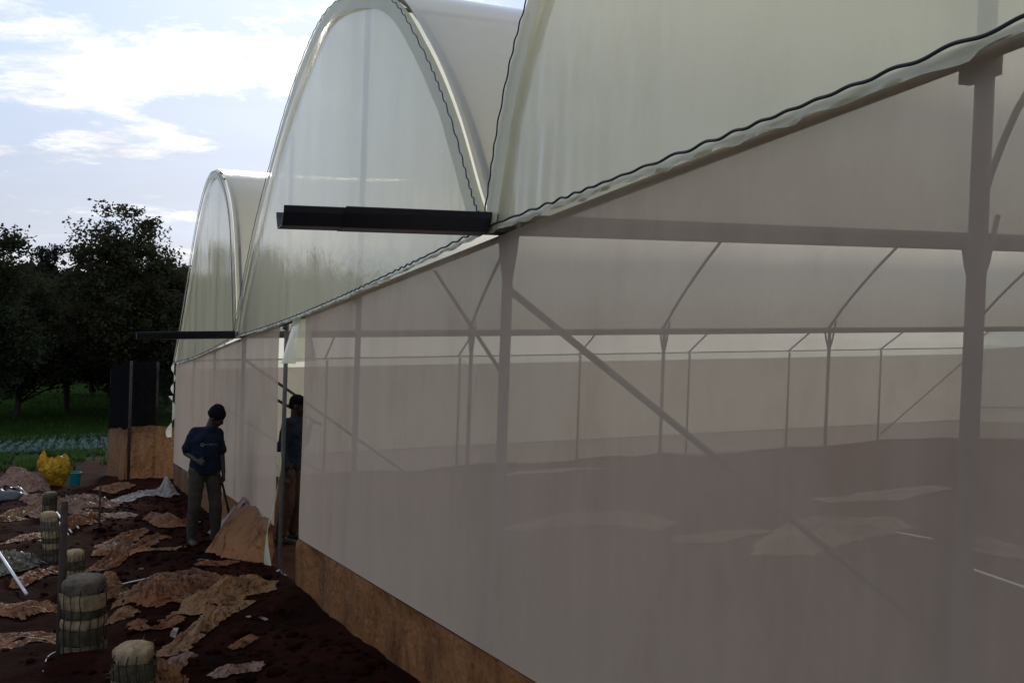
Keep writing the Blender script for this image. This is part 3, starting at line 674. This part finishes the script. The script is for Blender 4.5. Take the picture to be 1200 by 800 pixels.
# ------------------------------------------------------------------ crumpled sheets on the soil
def rnd_(u, v, k): return 1+wob(u*30, v*20, 1, k)
def sheet(label, m, ctrl, width, hgt, seed, cat='plastic sheet', name='plastic_sheet', nu=96, nv=44, peak=None, fold=1.0):
    """a crumpled strip laid along a line of ground points (pixels of the photograph turned into ground positions)"""
    pts = []
    for q in ctrl: s, t = ground_px(*q); pts.append(Vector((s, t, 0)))
    path = smooth_path(pts, nu); mb = MB()
    def fn(u, v):
        i = min(int(round(u*nu)), nu); c = path[i]; d = (path[min(i+1, nu)]-path[max(i-1, 0)]).normalized(); nrm = Vector((-d.y, d.x, 0))
        wd = 1.22*width*(.35+.65*math.sin(math.pi*(.06+.88*u))**.55)*(1+.35*wob(u*6, 1, 1, seed)); x = v-.5
        e = x*wd*(1+.18*wob(u*14, v*2, 1, seed+4)+.45*abs(x)*wob(u*31, (v > .5)*7, 1, seed+6)); q = c+nrm*e+d*(.10*width*wob(v*6, u*2, 1, seed+7)+.2*width*abs(u-.5)*wob(v*15, (u > .5)*5, 1, seed+8))
        Ln = (path[-1]-path[0]).length; a_ = u*Ln*2.2; b2 = v*wd*11*fold; wx = 1.3*wob(a_*.6, b2*.5, 1, seed+11); wy = 1.3*wob(a_*.5, b2*.6, 1, seed+13)
        f1 = abs(wob(a_*.55+wx*.4, b2*.75+wy, 1, seed+1)); f2 = abs(wob(a_*1.1+wy*.6, b2*2.1+wx*1.4, 1, seed+2)); f3 = abs(wob(a_*2.2+wx, b2*4.6+wy*2.4, 1, seed+3))
        edge = min(1, (min(v, 1-v)*4)**.7+.05)*min(1, (min(u, 1-u)*7)**.7+.06); dome = .35+.65*math.sin(math.pi*v)*math.sin(math.pi*(.08+.84*u))
        fk = min(1, .22/hgt); h = .8*hgt*edge*dome*(.30+.62*(1-f1*2.2)*(.5+.5*wob(u*2.2, v*1.2, 1.5, seed+9))+fk*.6*(.42-f2)+fk*.4*(.34-f3)); h = max(h, .004*rnd_(u, v, seed))
        if peak: h += peak[1]*math.exp(-((u-peak[0])/.08)**2-((v-.5)/.28)**2)
        return gp(q.x, q.y, .008+h)
    mb.grid(nu, nv, fn); o = mb.build(name, m); return tag(o, label, cat, 'crumpled plastic sheets on the soil')
SB, SP, SW, ST, SG = 'sheet_brown', 'sheet_pink', 'sheet_white', 'sheet_tan', 'sheet_grey'
sheet('broad crumpled red brown sheet in the middle of the soil', SB, [(158, 712), (200, 700), (244, 684)], .62, .20, 1, nv=44, fold=1.8)
sheet('folded tan strip bunched up left of the doorway foot', ST, [(212, 722), (255, 702), (290, 694), (314, 684)], .30, .17, 2)
sheet('long tan strip running diagonally down towards the nearest bundle', ST, [(186, 768), (215, 748), (250, 722), (296, 704)], .17, .10, 3)
sheet('small pale scrap lying alone on the dark soil near the skirt', SP, [(250, 792), (275, 785), (306, 774)], .16, .06, 4)
sheet('twisted brown strip rising from the straw bundle towards the wall', SB, [(104, 668), (130, 658), (165, 644), (197, 634)], .26, .16, 5)
sheet('long dirty white sheet trailing in front of the brown sheeted enclosure', SW, [(118, 594), (150, 586), (178, 582), (206, 582)], .50, .16, 6, peak=(.86, .28))
sheet('brown scrap with a raised end in front of the standing person', SB, [(170, 611), (188, 612), (206, 616), (226, 612)], .34, .17, 7)
sheet('dark reddish strip half buried in the dug soil', SB, [(118, 637), (145, 628), (170, 622)], .32, .12, 8)
sheet('brown sheet folded upright behind the largest bundle', ST, [(108, 706), (118, 700), (132, 694)], .30, .36, 9)
sheet('flat tan sheet at the left edge beside the dark stake', ST, [(-14, 722), (20, 716), (70, 708)], .32, .12, 10)
sheet('stiff grey green sheet propped at the left edge by the white pipe', SG, [(-18, 672), (6, 664), (36, 658)], .62, .30, 11)
sheet('thin brown strip lying between the left sheets and the bundles', SB, [(18, 690), (45, 676), (82, 664)], .20, .10, 12)
sheet('red brown sheet in the bottom corner behind the nearest bundle', SB, [(168, 806), (188, 800), (214, 800)], .34, .14, 13)
sheet('tiny brown scrap under the folded tan strip', SB, [(272, 750), (285, 746), (300, 742)], .12, .05, 14)
sheet('big pinkish heap of sheeting behind the row of bundles', SP, [(64, 604), (84, 598), (108, 592)], .95, .55, 15, fold=.45)
sheet('upright crumpled pinkish sheet on the bank left of the yellow sack', SP, [(8, 572), (28, 574), (52, 572)], .75, .8, 16, fold=.45)
sheet('small pinkish sheet at the foot of the yellow sack', SP, [(34, 590), (48, 590), (64, 586)], .5, .3, 17, fold=.7)
sheet('tan sheet lying left of the farthest bundle', ST, [(14, 604), (34, 600), (50, 596)], .5, .22, 18)
sheet('brown scraps tangled among white sticks behind the straw bundle', SB, [(70, 622), (90, 618), (112, 610)], .4, .22, 19)
sheet('brown sheet tucked against the loose skirt below the doorway post', SB, [(226, 672), (250, 668), (280, 664)], .16, .09, 20)
sheet('flat reddish sheet spread on the soil left of the white pipe end', SB, [(-10, 752), (30, 748), (64, 738)], .42, .05, 41, fold=1.6)
sheet('flat brown sheet half under the dug soil behind the tall stake', SB, [(20, 640), (34, 634), (48, 628)], .5, .08, 42, fold=1.4)
sheet('pinkish torn strip beside the thin dark stake', SP, [(122, 610), (136, 606), (152, 600)], .35, .07, 43, fold=1.5)
sheet('narrow tan strip pointing at the boots of the person in the cap', ST, [(150, 656), (180, 652), (214, 646)], .16, .06, 44, fold=1.6)
sheet('crumpled tan scrap right of the largest bundle', ST, [(128, 726), (142, 720), (158, 716)], .18, .09, 45, fold=1.6)
sheet('flat red brown strip below the broad crumpled sheet', SB, [(150, 738), (180, 733), (212, 724)], .14, .04, 46, fold=1.6)
sheet('pale folded scrap at the lower end of the diagonal tan strip', SP, [(196, 792), (212, 778), (226, 770)], .10, .05, 47, fold=1.6)
sheet('reddish scrap next to the flat tan sheet at the left edge', SB, [(-10, 612), (6, 610), (24, 606)], .5, .12, 48, fold=1.4)
sheet('crumpled tan sheet along the foot of the brown enclosure sheeting', ST, [(118, 578), (134, 575), (150, 572)], .45, .14, 49, fold=1.2)
sheet('dusty brown sheet between the twisted strip and the reddish strip', SB, [(118, 652), (134, 646), (150, 640)], .28, .07, 50, fold=1.4)
for i, (px, py, lb) in enumerate(((165, 668, 'left of the broad red brown sheet'), (240, 664, 'by the boots of the person in the knit cap'), (301, 722, 'between the folded tan strip and the skirt'), (236, 690, 'at the top end of the broad red brown sheet'),
        (142, 700, 'right of the largest bundle'), (205, 735, 'below the broad red brown sheet'), (330, 672, 'at the foot of the doorway post'), (180, 640, 'beside the twisted brown strip'), (130, 728, 'on the soil above the nearest bundle'), (262, 690, 'in front of the loose skirt'))):
    s, t = ground_px(px, py); mb = MB(); a0 = i*1.3; ln = .05+.03*(i % 3)
    mb.grid(6, 3, lambda u, v: gp(s+math.cos(a0)*ln*(u-.5)*2-math.sin(a0)*.02*(v-.5)*2, t+math.sin(a0)*ln*(u-.5)*2+math.cos(a0)*.02*(v-.5)*2, .012+.03*abs(wob(u*4+i, v*3, 1, i))))
    o = mb.build('film_scrap', SW); tag(o, 'tiny torn scrap of pale film '+lb, 'scrap', 'torn film scraps on the soil')

# ------------------------------------------------------------------ other things on the plot
s, t = ground_px(62, 570); c = gp(s, t); mb = MB()
def sack(u, v):
    a = 2*math.pi*u; k = v**.8; r = .235*(.55+.6*math.sin(math.pi*min(1, .12+v*.75))**.8)*(1+.22*wob(math.cos(a)*2, math.sin(a)*2+v*3, 1.2, 5)+.10*math.sin(a*5+v*3)*(v)); 
    return Vector(c)+Vector((r*1.15*math.cos(a), r*.7*math.sin(a), .58*k+.05*v*v*math.sin(a*2+.7)+.07*v*v*math.sin(a*5+1)+.14*v*wob(math.cos(a)*2.5, math.sin(a)*2.5+v*3, 1, 3)))
mb.grid(72, 24, sack); tag(mb.build('sack', 'yellow'), 'bright yellow open plastic sack beside the teal bucket', 'sack')
s, t = ground_px(87, 566); c = gp(s, t); Bk = empty('bucket', c, 'small teal plastic bucket right of the yellow sack', 'bucket')
mb = MB(); mb.grid(24, 5, lambda u, v: Vector(c)+Vector(((.105+.03*v)*math.cos(6.2832*u), (.105+.03*v)*math.sin(6.2832*u), .01+.30*v))); mb.grid(24, 1, lambda u, v: Vector(c)+Vector((.105*v*math.cos(6.2832*u), .105*v*math.sin(6.2832*u), .012))); mb.build('pail', 'teal', Bk)
mb = MB(); mb.tube([Vector(c)+Vector((.138*math.cos(6.2832*q/24), .138*math.sin(6.2832*q/24), .31)) for q in range(25)], .008, 6); mb.build('rim', 'teal', Bk)
mb = MB(); mb.tube([Vector(c)+Vector((.135*math.cos(q*math.pi/10), -.10*math.sin(q*math.pi/10), .31-.12*math.sin(q*math.pi/10))) for q in range(11)], .004, 5); mb.build('handle', 'iron', Bk)
s, t = ground_px(72, 562); c = gp(s, t, .05); mb = MB(); mb.grid(20, 10, lambda u, v: Vector(c)+Vector((.22*math.sin(math.pi*v)*math.cos(6.283*u), .16*math.sin(math.pi*v)*math.sin(6.283*u), .62+.16*math.cos(math.pi*v)+.05*wob(u*6, v*4, 1, 2)))-Vector((0, 0, .25))); tag(mb.build('black_bag', 'blackplastic'), 'black plastic bag slumped behind the yellow sack', 'bag')
s, t = ground_px(4, 590); c = gp(s, t); mb = MB(); mb.grid(24, 12, lambda u, v: Vector(c)+Vector((.42*math.sin(math.pi*v)**.7*math.cos(6.283*u), .3*math.sin(math.pi*v)**.7*math.sin(6.283*u), .16+.17*math.cos(math.pi*v)+.08*wob(u*9, v*6, 1, 4)))); tag(mb.build('black_bag', 'blackplastic'), 'shiny black plastic bag at the left edge below the pinkish sheet', 'bag')
def rod(label, name, cat, m, a, b_, r, ha=0, hb=0, mid=None):
    sa, ta = ground_px(*a); sb, tb = ground_px(*b_); p1, p2 = gp(sa, ta, r+ha), gp(sb, tb, r+hb); pts = [p1]+([(p1+p2)/2+Vector(mid)] if mid else [])+[p2]
    mb = MB(); mb.tube(smooth_path(pts, 14) if mid else pts, r, 8); return tag(mb.build(name, m), label, cat)
rod('white plastic pipe lying on the grey green sheet at the left edge', 'pipe', 'pipe', 'white_pipe', (-16, 656), (31, 700), .014, .25, .02)
rod('thin pale wire curving over the soil at the bottom left', 'wire', 'wire', 'white_pipe', (50, 802), (72, 768), .003, 0, .01, (-.03, 0, .02))
for i, (a, b_) in enumerate((((66, 612), (84, 624)), ((72, 608), (92, 622)), ((62, 616), (80, 628)))):
    rod(('upper', 'middle', 'lower')[i]+' of the thin white sticks lying in front of the pinkish heap', 'stick', 'stick', 'white_pipe', a, b_, .012, .12, .02)['group'] = 'white sticks by the heap'
rod('thin pale strip lying across the soil below the twisted brown strip', 'strip', 'strip', 'white_pipe', (140, 690), (178, 681), .006, .02, .02)
def stake(label, px, py, h, r, lean=0):
    s, t = ground_px(px, py); a = gp(s, t, -.1); mb = MB(); mb.tube([a, a+Vector((lean*.5, 0, h*.5)), a+Vector((lean, .01, h+.1))], [r, r*.95, r*.85], 8); return tag(mb.build('stake', 'wood'), label, 'stake', 'wooden stakes in the soil')
stake('tall dark wooden stake standing left of the largest bundle', 70, 778, 1.02, .028)
stake('thin dark stake standing in the dug soil in front of the heap', 116, 622, .58, .016)
# things on the soil inside the greenhouse
def inside(label, m, ctrl, width, hgt, seed): o = sheet(label, m, ctrl, width, hgt*1.5, seed); o.data.materials[0] = M['sheet_in']; o['group'] = 'sheets on the soil inside the greenhouse'; return o
inside('long pale strip of sheeting on the soil inside behind the valley post', SP, [(600, 620), (660, 612), (700, 612), (785, 618)], .55, .14, 31)
inside('broad pale heap of sheeting inside left of the near gable post', SP, [(915, 648), (950, 632), (1000, 628), (1048, 618)], .75, .24, 32)
inside('tan strip of sheeting inside right of the near gable post', ST, [(1126, 646), (1165, 652), (1230, 656)], .35, .14, 33)
inside('thin pale strip far inside the greenhouse near the distant wall', SP, [(960, 586), (1020, 582), (1105, 572)], .5, .06, 34)
inside('distant pale strip under the far span inside the greenhouse', SP, [(590, 556), (650, 552), (708, 550)], .6, .06, 35)
inside('narrow distant strip right of the diagonal brace inside', SP, [(755, 532), (810, 531), (875, 531)], .6, .06, 36)
inside('small pale scraps on the soil in the middle of the greenhouse', SP, [(790, 634), (840, 630), (895, 618)], .25, .07, 37)
rod('white hose lying on the soil inside right of the near gable post', 'hose', 'hose', 'white_pipe', (1128, 671), (1240, 708), .012, .02, .02)
rod('thin white hose lying behind the pale heap inside', 'hose', 'hose', 'white_pipe', (1036, 630), (1092, 640), .010, .02, .02)
# something pale standing in the gap behind the second person
s, t = ground_px(352, 612); c = gp(s, t)
mb = MB(); mb.grid(16, 8, lambda u, v: Vector(c)+Vector(((.14-.02*v)*math.cos(6.283*u)*(1+.1*wob(u*5, v*3, 1, 2)), (.12)*math.sin(6.283*u), .02+.36*v+.03*wob(u*5, v, 1, 3)))); tag(mb.build('sack', 'sheet_white'), 'small pale sack standing on the soil inside the doorway', 'sack')

# ------------------------------------------------------------------ vegetation
rng = np.random.default_rng(7)
def quads(name, c, size, m, parent, org, up=.25, aspect=1.7):
    """leaf faces: c centres (n,3), size (n,)"""
    n = len(c); a = rng.normal(size=(n, 3)); a[:, 2] *= .7; a /= np.linalg.norm(a, axis=1)[:, None]; b_ = rng.normal(size=(n, 3)); b_ -= a*(a*b_).sum(1)[:, None]; b_ /= np.linalg.norm(b_, axis=1)[:, None]
    a = a*(size*aspect/2)[:, None]; b_ = b_*(size/2)[:, None]; o = np.array(org)
    v = np.stack([c-a, c+b_*.9-a*.1, c+a, c-b_*.9-a*.1], 1).reshape(-1, 3)-o
    me = bpy.data.meshes.new(name); me.vertices.add(4*n); me.vertices.foreach_set('co', v.ravel()); me.loops.add(4*n); me.loops.foreach_set('vertex_index', np.arange(4*n)); me.polygons.add(n); me.polygons.foreach_set('loop_start', np.arange(0, 4*n, 4))
    me.update(calc_edges=True); me.materials.append(M[m]); ob = bpy.data.objects.new(name, me); COL.objects.link(ob); place(ob, org, parent); return ob
def tree(label, base, height, lobes, n_cl, per, leaf, m, seed, clear=.3, trunk_r=.2, clump=.9, cat='tree', group='trees beyond the meadow', name='tree'):
    """lobes: (dx, dy, z fraction, rx, rz) in metres around the trunk"""
    global rng; rng = np.random.default_rng(seed); R_ = empty(name, base, label, cat, group); random.seed(seed); B = Vector(base); cs = []
    tot = sum(l[3]*l[3]*l[4] for l in lobes)
    for dx, dy, zf, rx, rz in lobes:
        k = max(5, int(1.3*n_cl*rx*rx*rz/tot))
        for _ in range(k):
            d = Vector((random.gauss(0, 1), random.gauss(0, 1), random.gauss(0, 1))).normalized()*random.uniform(.35, 1)**.6
            cs.append(B+Vector((dx+d.x*rx, dy+d.y*rx, zf*height+d.z*rz)))
    per = int(per*2.3); leaf *= .5
    cs = [c for c in cs if c.z > B.z+height*clear*.6]
    mb = MB(); bend = Vector((random.uniform(-.4, .4), random.uniform(-.4, .4), 0))
    tp = B+Vector((lobes[0][0]*.6, lobes[0][1]*.6, height*.82)); trk = smooth_path([B-Vector((0, 0, .3)), B+Vector((0, 0, height*clear))+bend*.4, B+Vector((0, 0, height*.55))+bend, tp], 12)
    mb.tube(trk, [trunk_r*(1.25 if i == 0 else 1-.8*i/12) for i in range(13)], 9)
    for c in random.sample(cs, min(len(cs), 26)):
        i = random.randint(4, 10); a = trk[i]; mid = (a+c)/2+Vector((0, 0, -.05*(c-a).length)); mb.tube([a, mid, c], [trunk_r*.38*(1-i/16), trunk_r*.2, trunk_r*.06], 5)
    mb.build('trunk', 'bark', R_, org=B)
    cc = np.array([tuple(c) for c in cs]); sz = clump*(.55+.9*rng.random(len(cc)))
    pts = (cc[:, None, :]+np.clip(rng.normal(size=(len(cc), per, 3)), -1.7, 1.7)*(sz[:, None, None]*np.array([.44, .44, .30]))).reshape(-1, 3)
    quads('crown', pts, leaf*(.6+.8*rng.random(len(pts))), m, R_, B); return R_
def T(px, dist, topy):
    b_ = at_dist(px, dist); q = EYE+ray(px, topy)*(dist/ math.hypot(*ray(px, topy).xy)); return b_, q.z-b_.z
b_, h = T(136, 58, 233); tree('tall round crowned tree standing above the others against the sky', b_, h, [(0, 0, .80, 2.5, 2.4), (1.3, 0, .66, 2.5, 1.9), (-1.5, .4, .76, 1.7, 1.3), (-.3, 0, .52, 3.3, 2.6), (.8, .5, .42, 3.2, 2.0)], 210, 52, .26, 'leaf2', 1, .3, .2, .85)
b_, h = T(80, 72, 330); tree('dark leafy tree with a bare trunk rising from the meadow', b_, h, [(0, 0, .74, 3.2, 2.4), (-1.5, 0, .55, 3.2, 2.2), (1.8, 0, .5, 3, 2)], 150, 60, .32, 'leaf', 2, .22, .28, 1.1)
b_, h = T(-14, 52, 262); tree('spreading tree at the left edge with flat layered branches', b_, h, [(-1.5, 0, .9, 2.6, .7), (1.0, 0, .92, 1.3, .35), (.6, 0, .78, 1.5, .8), (-1, 0, .62, 3, 2), (0, 0, .42, 2.8, 2)], 170, 55, .25, 'leaf', 3, .25, .25, .8)
b_, h = T(20, 66, 326); tree('dark bushy tree left of the bare trunked tree', b_, h, [(0, 0, .72, 3.2, 2.6), (1, 0, .5, 3.6, 2.6), (-2, 0, .42, 3, 2.4)], 160, 60, .3, 'leaf', 4, .12, .25, 1.1)
b_, h = T(48, 98, 290); tree('dark pointed conifer, left one of the pair behind the trees', b_, h, [(0, 0, .92, .5, 1.0), (0, 0, .75, 1.1, 2.0), (0, 0, .5, 2, 3.4), (0, 0, .3, 2.5, 2.5)], 130, 50, .32, 'conifer', 5, .1, .25, .8)
b_, h = T(62, 100, 284); tree('dark pointed conifer, right and taller one of the pair behind the trees', b_, h, [(0, 0, .93, .45, 1.0), (0, 0, .75, 1.2, 2.0), (0, 0, .5, 2.1, 3.4), (0, 0, .3, 2.5, 2.5)], 130, 50, .32, 'conifer', 6, .1, .25, .8)
b_, h = T(200, 76, 306); tree('dark dense tree right of the tall round crowned tree', b_, h, [(0, 0, .74, 3.2, 2.4), (1.2, 0, .5, 3.6, 2.8), (-2, 0, .4, 3, 2.6)], 170, 62, .3, 'leaf', 7, .1, .25, 1.1)
b_, h = T(228, 70, 304); tree('dark dense tree partly hidden by the far greenhouse gable', b_, h, [(0, 0, .74, 2.8, 2.2), (.5, 0, .5, 3.4, 2.8), (-1, 0, .36, 3, 2.6)], 160, 60, .3, 'leaf', 8, .1, .25, 1.1)
b_, h = T(110, 84, 322); tree('dark tree filling the gap behind the tall round crowned tree', b_, h, [(0, 0, .74, 3.6, 2.6), (-1.2, 0, .5, 4, 3), (2, 0, .42, 3.6, 3)], 170, 62, .34, 'leaf', 9, .1, .25, 1.2)
b_, h = T(-70, 62, 262); tree('dark tree beyond the left edge of the meadow', b_, h, [(0, 0, .74, 3.4, 2.6), (-1.2, 0, .5, 4, 3)], 150, 60, .32, 'leaf', 10, .1, .25, 1.2)
b_, h = T(162, 66, 322); tree('low dark tree under the right side of the tall round crowned tree', b_, h, [(0, 0, .68, 3.0, 2.4), (0, 0, .42, 3.4, 2.6)], 150, 60, .3, 'leaf2', 11, .1, .22, 1.1)
b_, h = T(214, 62, 312); tree('dark tree close beside the far greenhouse gable', b_, h, [(0, 0, .72, 2.6, 2.2), (0, 0, .45, 3.0, 2.6)], 150, 60, .3, 'leaf', 12, .1, .22, 1.0)
# far wood closing the view
rng = np.random.default_rng(55); c = []
for i in range(420):
    px = rng.uniform(-420, 520); ds = rng.uniform(104, 122); q = at_dist(px, ds); hh = (8.5+3.5*abs(noise.noise(Vector((px*.012, 3, 0))))+rng.uniform(0, 2)); ctr = np.array([q.x, q.y, q.z])
    n = 70; d = rng.normal(size=(n, 3)); d /= np.linalg.norm(d, axis=1)[:, None]; c.append(ctr+np.array([0, 0, hh*.62])+d*np.array([2.8, 2.8, hh*.55])*(.55+.5*rng.random((n, 1))))
c = np.concatenate(c); wd = quads('woodland', c, .75*(.6+.8*rng.random(len(c))), 'conifer', None, at_dist(100, 112)); tag(wd, 'dark far wood closing off the meadow behind the trees', 'woodland', kind='stuff')
# meadow grass
c = []; rng = np.random.default_rng(9); n = 26000
px = rng.uniform(-60, 240, n); ds = 46+40*rng.random(n)**1.3
V3, F3 = [], []
for i in range(n):
    q = at_dist(px[i], ds[i]); hh = .12+.2*rng.random(); a = rng.random()*6.28; wdt = .02+.03*rng.random(); ln = rng.normal()*.06; k = len(V3)
    V3 += [(q.x-wdt*math.cos(a), q.y-wdt*math.sin(a), q.z-.02), (q.x+wdt*math.cos(a), q.y+wdt*math.sin(a), q.z-.02), (q.x+ln, q.y+ln, q.z+hh)]; F3.append((k, k+1, k+2))
mb = MB(); mb.v = V3; mb.f = F3; tag(mb.build('meadow_grass', 'grass', smooth=False), 'short green meadow grass under the distant trees', 'grass', kind='stuff')
# cabbage bed
mb = MB(); random.seed(8)
for i in range(30):
    for j in range(17):
        s = 31.5+i*.5+random.uniform(-.08, .08); t = -6.6+j*.42+random.uniform(-.06, .06); c = gp(s, t); r = random.uniform(.16, .25)
        for q in range(9):
            a = q*2.4+random.random(); e = .25+.09*q; d = Vector((math.cos(a), math.sin(a), 0)); sd_ = Vector((-d.y, d.x, 0)); tip = c+d*r*math.cos(e)+Vector((0, 0, .04+r*math.sin(e)*.9)); md = c+d*r*.55*math.cos(e)+Vector((0, 0, .02+r*.5*math.sin(e)))
            mb.add([c+Vector((0, 0, .02)), md+sd_*r*.38, tip, md-sd_*r*.38], [(0, 1, 2, 3)])
tag(mb.build('cabbage_bed', 'cabbage', smooth=False), 'bed of blue green cabbage plants between the soil and the meadow', 'vegetables', kind='stuff')
# weeds at the near edge of the meadow
mb = MB()
for i in range(1400):
    s = random.uniform(22, 31); t = random.uniform(-7, -.6)
    if noise.noise(Vector((s*.5, t*.8, 2))) < .02: continue
    c = gp(s, t)
    for q in range(5):
        a = random.random()*6.28; h = random.uniform(.1, .3); d = Vector((math.cos(a), math.sin(a), 0))*random.uniform(.04, .12); sd_ = Vector((-d.y, d.x, 0)).normalized()*.02
        mb.add([c-sd_, c+sd_, c+d+Vector((0, 0, h))], [(0, 1, 2)])
tag(mb.build('weeds', 'grass', smooth=False), 'patchy green weeds at the foot of the cabbage bed', 'weeds', kind='stuff')
